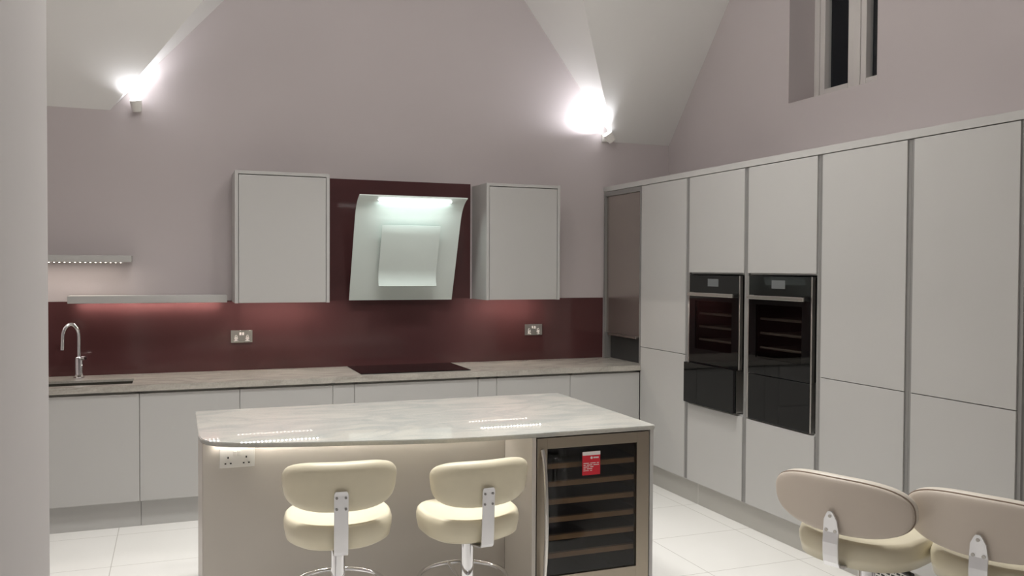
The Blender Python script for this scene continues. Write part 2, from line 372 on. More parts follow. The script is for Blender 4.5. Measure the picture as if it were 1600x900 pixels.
for x0, x1, lab in ((-2.363, -2.215, 'narrow pale grey filler front left of the hob drawers'), (-1.324, -1.181, 'narrow pale grey filler front right of the hob drawers')):
    r = thing('narrow_cabinet', lab, 'cabinet', ((x0+x1)/2, -0.31, 0.1555), 'narrow units beside the hob drawers')
    c = MB(); c.box(x0+0.001, x0+0.019, -0.598, -0.02, 0.157, 0.861); c.box(x1-0.019, x1-0.001, -0.598, -0.02, 0.157, 0.861); c.box(x0+0.019, x1-0.019, -0.612, -0.02, 0.157, 0.175)
    build('body', c, 'cab', r)
    build('door', MB().box(x0+0.0015, x1-0.0015, YF, -0.613, ZD0, ZD1, 0.0015), 'cab', r)
    build('finger_rail', MB().box(x0+0.02, x1-0.02, -0.6125, -0.600, 0.80, 0.861), 'rail', r)
for x0, x1, lab in ((-4.775, -3.5625, 'pale grey plinth strip under the sink end of the back run'), (-3.5605, 0.05, 'long pale grey plinth strip under the cabinets right of the sink')):
    recentre(single('plinth', MB().box(x0, x1, -0.592, -0.574, 0, 0.155, 0.001), 'cab', lab, 'plinth', 'plinths below the units'))
# worktop with the sink opening
SX0, SX1, SY0, SY1 = -4.16, -3.613, -0.545, -0.285
wt = MB(); z0, z1 = 0.885, 0.90; yf = -0.650
wt.box(-4.80, SX0, yf, -0.007, z0, z1); wt.box(SX1, -0.0005, yf, -0.007, z0, z1)
wt.box(SX0, SX1, yf, SY0, z0, z1); wt.box(SX0, SX1, SY1, -0.007, z0, z1); wt.box(-0.0005, 0.60, -0.636, -0.007, z0, z1)
wt.box(-4.80, -0.0005, yf, -0.618, 0.862, z0)
bmesh.ops.remove_doubles(wt.bm, verts=wt.bm.verts, dist=0.0002)
single('worktop', wt, 'worktop', 'speckled pale granite worktop running along the whole back wall', 'worktop')
s = thing('sink', 'undermounted stainless steel sink set into the back worktop', 'sink', ((SX0+SX1)/2, -0.415, 0.70))
b = MB(); e = 0.006
b.box(SX0-e, SX0, SY0-e, SY1+e, 0.69, 0.8845); b.box(SX1, SX1+e, SY0-e, SY1+e, 0.69, 0.8845)
b.box(SX0, SX1, SY0-e, SY0, 0.69, 0.8845); b.box(SX0, SX1, SY1, SY1+e, 0.69, 0.8845); b.box(SX0, SX1, SY0, SY1, 0.684, 0.69)
build('bowl', b, 'sinksteel', s)
build('drain', MB().lathe([(0.045, 0.6895), (0.045, 0.693), (0.036, 0.694), (0.03, 0.691)], ((SX0+SX1)/2, -0.415)), 'chrome', s, smooth=True)
# tap
tx, ty = -3.952, -0.15
t = thing('kitchen_tap', 'chrome swan neck tap behind the sink', 'tap', (tx, ty, 0.9))
build('body', MB().lathe([(0.033, 0.9), (0.033, 0.906), (0.026, 0.910), (0.026, 1.035), (0.022, 1.042), (0.016, 1.046)], (tx, ty)), 'chrome', t, smooth=True)
arc = [(tx, ty, 1.04), (tx, ty, 1.16)]
for k in range(13):
    a = PI*k/12; arc.append((tx-0.045+0.045*math.cos(a), ty-0.03*(1-math.cos(a))/1.0, 1.175+0.085*math.sin(a)))
ex = arc[-1]; arc += [(ex[0]-0.001, ex[1], 1.14), (ex[0]-0.003, ex[1], 1.095)]
build('spout', MB().tube(arc, 0.0115), 'chrome', t, smooth=True)
build('lever', MB().cyl((tx+0.018, ty-0.012, 1.035), (tx+0.040, ty-0.030, 1.037), 0.013).cyl((tx+0.032, ty-0.024, 1.037), (tx+0.036, ty-0.03, 1.05), 0.005), 'chrome', t, smooth=True)
# hob
single('induction_hob', MB().box(-2.155, -1.350, -0.550, -0.045, 0.9005, 0.906, 0.002), 'blackglass', 'flat black glass hob set on the worktop below the hood', 'hob')
# splashback: low band and the tall piece behind the hood
sp = MB(); sp.prism([(-4.98, 0.9005), (-0.004, 0.9005), (-0.004, 1.403), (-1.178, 1.403), (-1.178, 2.306), (-2.33, 2.306), (-2.33, 1.403), (-4.98, 1.403)], 0.0005, 0.0065)
bmesh.ops.transform(sp.bm, matrix=Matrix(((1, 0, 0, 0), (0, 0, -1, 0), (0, 1, 0, 0), (0, 0, 0, 1))), verts=sp.bm.verts)
single('splashback', sp, 'splash', 'glossy dark maroon glass splashback stepping up behind the hood', 'splashback')
# wall cabinets
def wall_cab(x0, x1, z0, z1, lab):
    r = thing('wall_cabinet', lab, 'cabinet', ((x0+x1)/2, -0.18, z0), 'wall cabinets beside the hood')
    c = MB(); yb, yf = -0.0075, -0.352
    c.box(x0, x0+0.022, yf, yb, z0, z1, 0.001); c.box(x1-0.022, x1, yf, yb, z0, z1, 0.001)
    c.box(x0+0.022, x1-0.022, yf, yb, z1-0.022, z1, 0.001); c.box(x0+0.022, x1-0.022, yf+0.03, yb, z0+0.004, z0+0.022); c.box(x0+0.022, x1-0.022, yb-0.01, yb, z0+0.022, z1-0.022)
    build('carcass', c, 'cab', r)
    build('door', MB().box(x0+0.0255, x1-0.0255, yf+0.002, yf+0.022, z0+0.002, z1-0.0275, 0.001), 'cab', r)
wall_cab(-2.977, -2.338, 1.396, 2.301, 'pale grey wall cabinet left of the hood')
wall_cab(-1.165, -0.557, 1.403, 2.288, 'pale grey wall cabinet right of the hood, green light on its side')
# floating shelves with led strips
def shelf(x0, x1, y0, z0, z1, lab): return single('floating_shelf', MB().box(x0, x1, y0, -0.0075, z0, z1, 0.002), 'cab', lab, 'shelf', 'floating shelves over the sink')
recentre(shelf(-4.95, -3.630, -0.20, 1.672, 1.715, 'upper pale grey floating shelf with a dotted light along its edge'))
recentre(shelf(-4.015, -3.019, -0.20, 1.397, 1.447, 'lower pale grey floating shelf beside the left wall cabinet'))
def diodes(r, xs, y, z0, z1, m):
    first = None
    for x in xs:
        if first is None: first = build('diode', MB().box(x-0.004, x+0.004, y-0.004, y+0.004, z0, z1), m, r); fx = x
        else: c_ = first.copy(); COL.objects.link(c_); c_.parent = r; c_.location.x = first.location.x+x-fx
def strip(x0, x1, y, z, lab, power, n, col=(1, 0.9, 0.8)):
    r = thing('led_strip', lab, 'light', ((x0+x1)/2, y, z), 'strip lights under shelves and cabinets')
    build('channel', MB().box(x0, x1, y-0.006, y+0.006, z-0.003, z), 'white', r)
    lamp = y < -0.18          # the strip seen edge-on: a line lamp with its diodes showing
    diodes(r, [x0+(k+0.5)*(x1-x0)/n for k in range(n)], y, z-0.0055, z-0.003, led_mat('diodes', col, 7 if lamp else power*(x1-x0)/(n*PI*1.2e-4)))
    if lamp: area('strip_light', ((x0+x1)/2, y+0.01, z-0.006), (x1-x0, 0.012), power*(x1-x0), col, (0, 0, 0), parent=r)
strip(-4.90, -3.68, -0.185, 1.6718, 'dotted strip light under the upper floating shelf', 1.5*P_STRIP, 40)
strip(-3.97, -3.06, -0.045, 1.3968, 'strip light hidden under the lower floating shelf', 2.6*P_STRIP, 34)
strip(-2.935, -2.38, -0.167, 1.3998, 'strip light under the left wall cabinet', 5.2*P_STRIP, 20)
strip(-1.14, -0.62, -0.155, 1.4068, 'strip light under the right wall cabinet', 5.2*P_STRIP, 19)

# sockets on the splashback: brushed steel double outlets
def socket_y(x0, x1, z0, z1, y, lab, plate, insert, name):
    r = thing(name, lab, 'socket', ((x0+x1)/2, y, z0))
    build('face_plate', MB().box(x0, x1, y-0.009, y-0.0002, z0, z1, 0.002), plate, r)
    w_, h_ = x1-x0, z1-z0
    for s_ in (0, 1):
        cx = x0+w_*(0.24+0.52*s_); cz = z0+h_*0.40
        k = MB()
        if plate != 'white':
            g = MB(); pts = [(cx-0.016, cz-0.024), (cx+0.016, cz-0.024), (cx+0.010, cz+0.004), (cx+0.005, cz+0.018), (cx-0.005, cz+0.018), (cx-0.010, cz+0.004)]
            g.prism(pts, -(y-0.0095), -(y-0.012)); bmesh.ops.transform(g.bm, matrix=Matrix(((1, 0, 0, 0), (0, 0, -1, 0), (0, 1, 0, 0), (0, 0, 0, 1))), verts=g.bm.verts)
            build('shutter_plate', g, insert, r)
        k.box(cx-0.0028, cx+0.0028, y-0.0128, y-0.0085, cz+0.006, cz+0.0145); k.box(cx-0.0145, cx-0.0075, y-0.0128, y-0.0085, cz-0.018, cz-0.0125); k.box(cx+0.0075, cx+0.0145, y-0.0128, y-0.0085, cz-0.018, cz-0.0125)
        build('pin_holes', k, 'black', r)
        sx = x0+w_*(0.44+0.12*s_)
        build('switch', MB().box(sx-0.007, sx+0.007, y-0.014, y-0.0088, z0+h_*0.60, z0+h_*0.84, 0.0015), insert if plate != 'white' else 'white', r)
socket_y(-2.985, -2.835, 1.10, 1.188, -0.0066, 'steel double socket on the splashback below the left wall cabinet', 'steelh', 'paper', 'wall_socket')
socket_y(-0.711, -0.560, 1.103, 1.191, -0.0066, 'steel double socket on the splashback near the corner', 'steel', 'paper', 'wall_socket')

# ---------------------------------------------------------- hood
hd = thing('cooker_hood', 'white curved glass cooker hood glowing above the hob', 'hood', (-1.745, -0.01, 1.40))
def hood_prof(n=16):
    pr = [(-0.055, 1.402), (-0.13, 1.60), (-0.205, 1.80), (-0.265, 1.96), (-0.285, 2.01)]
    c0 = (-0.285, 2.01); out = list(pr)
    th0 = math.atan2(0.20, 0.075)
    # curl forward: circular sweep of the tangent from steep to nearly level
    y, z = c0; steps = 12
    for k in range(1, steps+1):
        a = th0-(th0-0.30)*k/steps
        L = 0.235/steps; y -= L*math.cos(a); z += L*math.sin(a); out.append((y, z))
    return out
hp = hood_prof()
hx0, hx1 = -2.147, -1.349
g = [[(hx0+(hx1-hx0)*j/12, y, z) for j in range(13)] for y, z in hp]
build('curved_glass', MB().sheet(g, 0.008), 'hood', hd, smooth=True)
# middle panel standing off the glass, its foot flicked forward
def on_glass(z):
    for (ya, za), (yb, zb) in zip(hp, hp[1:]):
        if za <= z <= zb: return ya+(yb-ya)*(z-za)/(zb-za)
px0, px1 = -1.952, -1.510
pp = []
for k in range(15):
    z = 1.505+(1.955-1.505)*k/14
    off = 0.045
    if z < 1.62: off += 0.055*((1.62-z)/0.115)**2
    if z > 1.91: off -= 0.008*((z-1.91)/0.045)**2
    pp.append((on_glass(z)-off, z))
g = [[(px0+(px1-px0)*j/8, y, z) for j in range(9)] for y, z in pp]
build('front_panel', MB().sheet(g, 0.006), 'hoodpanel', hd, smooth=True)
for xa in (px0+0.06, px1-0.10):
    build('panel_mount', MB().box(xa, xa+0.04, on_glass(1.75)-0.037, on_glass(1.75)-0.001, 1.73, 1.77), 'black', hd)
bx = MB(); bx.prism([(-0.008, 1.50), (-0.078, 1.50), (-0.215, 1.875), (-0.215, 1.98), (-0.008, 1.98)], -1.35-0.52, -1.35-0.02)
bmesh.ops.transform(bx.bm, matrix=Matrix(((0, 0, 1, 0), (1, 0, 0, 0), (0, 1, 0, 0), (0, 0, 0, 1))), verts=bx.bm.verts)
build('extractor_box', bx, 'black', hd)
build('touch_button', MB().cyl((-1.432, on_glass(1.71)-0.001, 1.71), (-1.432, on_glass(1.71)-0.005, 1.709), 0.006, n=20), 'paper', hd, smooth=True)
ly, lz = hp[-3]
build('light_bar', MB().box(-2.00, -1.46, ly+0.004, ly+0.022, lz-0.024, lz-0.010, 0.002), 'ledbar', hd)
area('hood_light', (-1.73, ly+0.012, lz-0.030), (0.54, 0.015), P_HOOD, (0.86, 1.0, 0.95), (math.radians(10), 0, 0), parent=hd)

# ============================================================ TALL UNITS ON THE RIGHT
GR = [-0.6365, -1.291, -1.9645, -2.634, -3.277, -3.893]
HT = 2.2854; ZS = 1.0434; HW = 0.0215
def tall_body(r, y0, y1, shelves=()):
    c = MB(); x0, x1 = 0.0225, 0.612
    c.box(x0, x1, y0-0.019, y0-0.001, 0.157, 2.285); c.box(x0, x1, y1+0.001, y1+0.019, 0.157, 2.285)
    for z in (0.157, 2.267)+tuple(shelves): c.box(x0, x1, y1+0.019, y0-0.019, z, z+0.018)
    c.box(x1-0.01, x1, y1+0.019, y0-0.019, 0.175, 2.267)
    build('body', c, 'cab', r)
def channel(r, y0, y1):
    if y0 < -0.7: build('handle_channel', MB().box(0.008, 0.0223, y0-HW, y0-0.0006, 0.168, HT), 'channel', r)
    build('handle_channel', MB().box(0.008, 0.0223, y1+0.0006, y1+HW, 0.168, HT), 'channel', r)
def door(r, y0, y1, z0, z1, name='door'):
    build(name, MB().box(0.0, 0.0205, y1, y0, z0, z1, 0.0012), 'cab', r)
tl = ['tall pale grey larder unit next to the bronze shutter cupboard', None, None,
      'tall pale grey larder unit just right of the ovens', 'tall pale grey larder unit farthest right, behind the stools']
for k in (0, 3, 4):
    y0, y1 = GR[k], GR[k+1]
    r = thing('tall_cabinet', tl[k], 'cabinet', (0.31, (y0+y1)/2, 0.1555), 'tall larder units')
    tall_body(r, y0, y1)
    a = y0-(0.003 if k == 0 else HW); bb = y1+HW
    door(r, a, bb, 0.168, ZS-0.002); door(r, a, bb, ZS+0.002, HT-0.002)
    channel(r, y0, y1)
for k, lab in ((1, 'tall pale grey housing around the oven with the pulled out drawer'), (2, 'tall pale grey housing around the nearer oven')):
    y0, y1 = GR[k], GR[k+1]
    r = thing('oven_housing', lab, 'cabinet', (0.31, (y0+y1)/2, 0.1555), 'oven housings')
    tall_body(r, y0, y1, (0.695, 1.612))
    door(r, y0-HW, y1+HW, 0.168, 0.705, 'lower_door'); door(r, y0-HW, y1+HW, 1.622, HT-0.002, 'upper_door')
    channel(r, y0, y1)
single('cornice', MB().box(-0.002, 0.623, GR[-1], -0.002, 2.288, 2.328, 0.001), 'cab', 'pale grey top panel running along the tall units', 'panel')
for y0, y1, lab in ((-0.636, -1.372, 'grey plinth below the larder nearest the corner'), (-1.376, GR[-1], 'long grey plinth below the ovens and right larders')):
    p = MB().box(0.053, 0.070, y1, y0, 0, 0.155, 0.001)
    if y1 == GR[-1]:
        o = tag(build('plinth', p, 'plinth'), lab, 'plinth', 'plinths below the units')
        recentre(o)
        v = MB()
        off = Vector(o.location)
        v.box(0.048, 0.0535, -3.29, -2.955, 0.03, 0.125, 0.001)
        vo = build('vent_grille', v, 'white', o)
        sl = MB()
        for row in range(4):
            for kk in range(9):
                yy = -2.975-kk*0.034; sl.box(0.0465, 0.0485, yy-0.024, yy, 0.045+row*0.019, 0.054+row*0.019)
        so = build('slots', sl, 'black', vo)
    else: recentre(single('plinth', p, 'plinth', lab, 'plinth', 'plinths below the units'))
single('plinth_joint', MB().box(0.0525, 0.0700, -1.3755, -1.3725, 0, 0.155), 'white', 'thin pale joint strip between the two grey plinths', 'strip')

# tambour cupboard standing on the worktop in the corner
tb = thing('shutter_cupboard', 'corner cupboard with a bronze roller shutter standing on the worktop', 'cupboard', (0.3, -0.32, 0.9))
c = MB(); c.box(0.0, 0.60, -0.032, -0.012, 0.901, 2.285); c.box(0.0, 0.60, -0.6345, -0.6145, 0.901, 2.285)
c.box(0.0, 0.60, -0.6145, -0.032, 2.248, 2.285); c.box(0.585, 0.60, -0.6145, -0.032, 0.901, 2.248)
build('frame', c, 'channel', tb)
g = []
build('roller_shutter', MB().box(0.018, 0.028, -0.6135, -0.033, 1.115, 2.247), 'shutter', tb)
build('grip_rail', MB().box(0.002, 0.030, -0.560, -0.085, 1.095, 1.113, 0.003), 'shutter', tb)
build('niche_shade_panel', MB().box(0.060, 0.070, -0.6135, -0.033, 0.9012, 1.094), 'niche_shade', tb)  # black sheet standing in for the shade inside the open niche

# ovens
def oven(yc, lab):
    r = thing('built_in_oven', lab, 'oven', (0.2, yc, 1.01), 'built in ovens')
    ya, yb = yc-0.297, yc+0.297     # near, far
    c = MB(); c.box(0.02, 0.50, ya+0.03, ya+0.05, 1.0, 1.60); c.box(0.02, 0.50, yb-0.05, yb-0.03, 1.0, 1.60)
    c.box(0.02, 0.50, ya+0.05, yb-0.05, 1.0, 1.03); c.box(0.02, 0.50, ya+0.05, yb-0.05, 1.56, 1.60); c.box(0.48, 0.50, ya+0.05, yb-0.05, 1.03, 1.56)
    build('cavity', c, 'black', r)
    for y_ in (ya, yb-0.012): build('side_trim', MB().box(-0.004, 0.019, y_, y_+0.012, 0.998, 1.603, 0.001), 'steel', r)
    cp = build('control_panel', MB().box(-0.006, 0.019, ya+0.013, yb-0.013, 1.487, 1.603, 0.002), 'blackglass', r)
    build('display', MB().box(-0.0068, -0.0055, yc-0.062, yc+0.062, 1.530, 1.580), 'display', cp)
    d = MB(); w0, w1, v0, v1 = ya+0.085, yb-0.085, 1.10, 1.43
    d.box(-0.006, 0.014, ya+0.013, w0, 1.0, 1.483); d.box(-0.006, 0.014, w1, yb-0.013, 1.0, 1.483)
    d.box(-0.006, 0.014, w0, w1, 1.0, v0); d.box(-0.006, 0.014, w0, w1, v1, 1.483)
    dr = build('door', d, 'blackglass', r)
    build('window', MB().box(-0.003, 0.010, w0, w1, v0, v1), 'ovenglass', dr)
    hb = MB(); hb.box(-0.048, -0.032, ya+0.03, yb-0.045, 1.462, 1.487, 0.004)
    for y in (ya+0.06, yb-0.06): hb.box(-0.034, -0.004, y-0.01, y+0.01, 1.466, 1.482, 0.002)
    build('handle', hb, 'steelh', dr)
    for z in (1.16, 1.25, 1.34):
        k = MB()
        k.cyl((0.045, ya+0.07, z), (0.045, yb-0.07, z), 0.008, n=12); k.cyl((0.42, ya+0.07, z), (0.42, yb-0.07, z), 0.004, n=10)
        for q in range(12):
            y = ya+0.075+q*(yb-ya-0.15)/11; k.cyl((0.05, y, z), (0.42, y, z), 0.0025, n=8)
        build('rack', k, 'rackwire', r, smooth=True)
    return r
o1, o2 = (GR[1]+GR[2])/2+0.012, (GR[2]+GR[3])/2+0.008
oven(o1, 'black built in oven nearer the corner, above the pulled out drawer')
oven(o2, 'black built in oven farther from the corner, racks showing through its glass')
def wdrawer(yc, dx, lab):
    r = thing('warming_drawer', lab, 'drawer', (0.2, yc, 0.715), 'warming drawers below the ovens')
    ya, yb = yc-0.297, yc+0.297
    c = MB(); c.box(0.03+dx, 0.48, ya+0.035, ya+0.05, 0.72, 0.99); c.box(0.03+dx, 0.48, yb-0.05, yb-0.035, 0.72, 0.99); c.box(0.03+dx, 0.48, ya+0.05, yb-0.05, 0.72, 0.735)
    build('body', c, 'steel', r)
    if dx == 0:
        for y_ in (ya, yb-0.012): build('side_trim', MB().box(-0.004, 0.019, y_, y_+0.012, 0.715, 0.996, 0.001), 'steel', r)
        build('front', MB().box(-0.006, 0.019, ya+0.013, yb-0.013, 0.715, 0.996, 0.002), 'blackglass', r)
    else:
        build('front', MB().box(-0.006+dx, 0.019+dx, ya+0.013, yb-0.0, 0.722, 1.000, 0.002), 'blackglass', r)
        build('side_trim', MB().box(0.019+dx, 0.028+dx, ya+0.02, ya+0.03, 0.725, 0.98), 'steel', r)
wdrawer(o1, -0.034, 'black glass drawer standing slightly open below the oven nearer the corner')
wdrawer(o2, 0.0, 'closed black glass drawer below the oven with visible racks')

# ============================================================ ISLAND
top = [(-3.264, -1.805), (-1.222, -1.805), (-1.222, -2.940), (-1.235, -2.958), (-1.858, -2.958), (-2.06, -2.955), (-2.255, -2.938), (-2.42, -2.908), (-2.581, -2.870), (-2.76, -2.832), (-2.923, -2.793), (-3.03, -2.764), (-3.115, -2.730), (-3.19, -2.690), (-3.235, -2.640), (-3.258, -2.575), (-3.264, -2.50)]
single('worktop', MB().prism(top, 0.880, 0.900, 0.003), 'island_top', 'white veined stone slab with a bowed front on the island', 'worktop')
isl = thing('kitchen_island', 'ivory island unit carrying the veined stone slab', 'island', (-2.5, -2.2, 0))
build('back_panel', MB().box(-3.250, -1.8585, -2.60, -2.582, 0.0, 0.8795, 0.001), 'ivory', isl)
build('end_panel', MB().box(-3.252, -3.234, -2.58, -1.86, 0, 0.8795, 0.001), 'ivory', isl)
build('end_panel', MB().box(-1.250, -1.232, -2.945, -1.86, 0, 0.8795, 0.001), 'cab', isl)
build('housing_panel', MB().box(-1.858, -1.838, -2.945, -2.60, 0, 0.8795, 0.001), 'ivory', isl)
b = MB(); b.box(-3.23, -1.255, -1.90, -1.882, 0.10, 0.8795); b.box(-3.23, -1.255, -1.95, -1.935, 0, 0.10); build('rear_fronts', b, 'cab', isl)
st = thing('led_strip', 'strip light under the bowed edge of the island slab', 'light', (-2.8, -2.63, 0.878), 'strip lights under shelves and cabinets')
build('channel', MB().box(-3.20, -1.90, -2.622, -2.610, 0.8765, 0.8795), 'white', st)
diodes(st, [-3.19+k*0.0268 for k in range(48)], -2.616, 0.8742, 0.8765, led_mat('diodes', (1, 0.94, 0.84), P_ISLE/(48*PI*1.0e-4)))
socket_y(-3.182, -3.036, 0.770, 0.856, -2.6002, 'white double socket at the top left of the island panel', 'white', 'white', 'island_socket')

# wine cooler in the island
wc = thing('wine_cooler', 'dark glass wine cooler with a bronze steel frame built into the island', 'wine cooler', (-1.545, -2.6, 0.1))
X0, X1, Z0, Z1, Y = -1.835, -1.253, 0.10, 0.873, -2.945
c = MB(); c.box(X0+0.003, X0+0.03, Y+0.03, -2.33, Z0, Z1); c.box(X1-0.03, X1-0.003, Y+0.03, -2.33, Z0, Z1); c.box(X0+0.03, X1-0.03, Y+0.03, -2.33, Z0, Z0+0.03); c.box(X0+0.03, X1-0.03, Y+0.03, -2.33, Z1-0.03, Z1); c.box(X0+0.03, X1-0.03, -2.35, -2.33, Z0+0.03, Z1-0.03)
build('cabinet_shell', c, 'cooler', wc)
c = MB(); c.box(X0+0.003, X1-0.003, Y+0.06, Y+0.08, 0.001, 0.098); build('kick_grille', c, 'black', wc)
f = MB(); gx0, gx1, gz0, gz1 = X0+0.052, X1-0.068, 0.235, Z1-0.050
f.box(X0+0.002, gx0, Y, Y+0.028, Z0+0.004, Z1, 0.001); f.box(gx1, X1-0.002, Y, Y+0.028, Z0+0.004, Z1, 0.001); f.box(gx0, gx1, Y, Y+0.028, gz1, Z1, 0.001); f.box(gx0, gx1, Y, Y+0.028, Z0+0.004, gz0, 0.001)
dr = build('door_frame', f, 'bronze', wc)
build('glass', MB().box(gx0, gx1, Y+0.008, Y+0.018, gz0, gz1), 'smoke', dr)
hx = X0+0.026; hpts = []
for k in range(21):
    u = k/20; z = 0.16+u*0.66; hpts.append((hx, Y-0.004-0.052*math.sin(PI*u)**0.55, z))
build('handle', MB().tube(hpts, 0.0095), 'steel', dr, smooth=True)
for k in range(6):
    z = 0.315+k*0.083
    s_ = build('shelf', MB().box(X0+0.034, X1-0.034, Y+0.034, -2.40, z, z+0.010), 'black', wc)
    build('shelf_front', MB().box(X0+0.034, X1-0.034, Y+0.031, Y+0.052, z-0.008, z+0.016, 0.002), 'wood', s_)
# red card on the glass
cd = thing('sticker', 'small red card stuck on the wine cooler glass', 'sticker', (-1.557, Y+0.006, 0.69))
cx0, cx1, cz0, cz1 = -1.604, -1.512, 0.686, 0.795
build('card', MB().box(cx0, cx1, Y+0.0055, Y+0.0075, cz0, cz1), 'red', cd)
pr = MB(); yy0, yy1 = Y+0.0045, Y+0.0056
pr.box(cx0, cx1, yy0, yy1, cz1-0.017, cz1); build('white_band', pr, 'paper', cd)
pr = MB(); pr.cyl((cx0+0.047, yy1, cz1-0.029), (cx0+0.047, yy0, cz1-0.029), 0.006, n=20)
for k in range(5): pr.box(cx0+0.057+k*0.0055, cx0+0.0612+k*0.0055, yy0, yy1, cz1-0.0325, cz1-0.0255)
for row, (n, wd) in enumerate(((14, 0.0045), (14, 0.0045), (9, 0.0045), (9, 0.004), (8, 0.003))):
    z = cz1-0.052-row*0.0085
    for k in range(n):
        if (k*7+row*3) % 6 == 5: continue
        x = cx0+0.006+k*0.0057; pr.box(x, x+wd, yy0, yy1, z-0.0035, z)
build('print', pr, 'paper', cd)

# ============================================================ STOOLS
def supell(a, n): 
    c, s_ = math.cos(a), math.sin(a)
    return math.copysign(abs(c)**(2/n), c), math.copysign(abs(s_)**(2/n), s_)
def pad(W, H, n, T, bendR, squash=0.0, N=56, R=9, rear_only=None):
    """upholstered back: outline superellipse W x H in the x-z plane, thickness T along y, wrapped round an axis in front"""
    bm = bmesh.new(); rows = []
    prof = []
    for k in range(R+1): r = math.sin(PI/2*k/R); prof.append((r, math.sqrt(max(0, 1-r**6))))
    def pt(r, a, sgn, tk):
        x, z = supell(a, n); x *= W/2*r; z *= H/2*r
        x *= 1+squash*(z/(H/2))
        y = sgn*T/2*tk
        ang = x/bendR; rr = bendR-y
        return (rr*math.sin(ang), bendR-rr*math.cos(ang), z)
    cols = []
    for i in range(N):
        a = 2*PI*i/N; col = []
        for r, tk in prof[1:]: col.append(bm.verts.new(pt(r, a, -1, tk)))
        for r, tk in prof[-2:0:-1]: col.append(bm.verts.new(pt(r, a, 1, tk)))
        cols.append(col)
    c0 = bm.verts.new(pt(0, 0, -1, 1)); c1 = bm.verts.new(pt(0, 0, 1, 1))
    for i in range(N):
        a, b = cols[i], cols[(i+1) % N]
        for k in range(len(a)-1): bm.faces.new((a[k], a[k+1], b[k+1], b[k]))
        bm.faces.new((c0, a[0], b[0])); bm.faces.new((a[-1], c1, b[-1]))
    return bm
def seat_mesh(W, D, n, h, dish, bowl, N=64):
    bm = bmesh.new(); cols = []
    # profile from the middle of the top outwards, over the rim and down to the underside
    prof = [(0.25, 0), (0.5, 0), (0.70, 0), (0.84, 0)]
    for i in range(N):
        a = 2*PI*i/N; ex, ey = supell(a, n); col = []
        rise = lambda r: dish*(r**2.2)+0.012*abs(ex*r)**2
        for r, _ in prof: col.append(bm.verts.new((W/2*ex*r, D/2*ey*r, h-dish+rise(r))))
        zt = h-dish+rise(0.9)
        for r, dz in ((0.93, 0.001), (0.975, -0.008), (1.0, -0.026), (0.995, -0.05), (0.96, -0.085)):
            col.append(bm.verts.new((W/2*ex*r, D/2*ey*r, zt+dz)))
        for r, z in ((0.90, 0.020), (0.80, 0.006), (0.66, 0.0)): col.append(bm.verts.new((W/2*ex*(1-(1-r)*bowl), D/2*ey*(1-(1-r)*bowl), z)))
        cols.append(col)
    t = bm.verts.new((0, 0, h-dish)); u = bm.verts.new((0, 0, 0))
    for i in range(N):
        a, b = cols[i], cols[(i+1) % N]
        for k in range(len(a)-1): bm.faces.new((a[k], b[k], b[k+1], a[k+1]))
        bm.faces.new((t, b[0], a[0])); bm.faces.new((u, a[-1], b[-1]))
    return bm
def strap_mesh(path, wd, th, tip='round'):
    """flat bar following a y-z path; the last point is the free tip"""
    bm = bmesh.new(); secs = []; N = len(path)
    for i, (y, z) in enumerate(path):
        y0, z0 = path[max(i-1, 0)]; y1, z1 = path[min(i+1, N-1)]; d = Vector((0, y1-y0, z1-z0)).normalized(); nn = Vector((0, -d.z, d.y))
        if isinstance(wd, (list, tuple)): ww = wd[i]
        else: ww = wd
        secs.append([Vector((sx*ww/2, y, z))+nn*(sy*th/2) for sx, sy in ((-1, -1), (1, -1), (1, 1), (-1, 1))])
    vs = [[bm.verts.new(p) for p in s_] for s_ in secs]
    for a, b in zip(vs, vs[1:]):
        for k in range(4): bm.faces.new((a[k], a[(k+1) % 4], b[(k+1) % 4], b[k]))
    bm.faces.new(vs[0][::-1]); bm.faces.new(vs[-1]); return bm
def xf(bm, m): bmesh.ops.transform(bm, matrix=m, verts=bm.verts); return bm

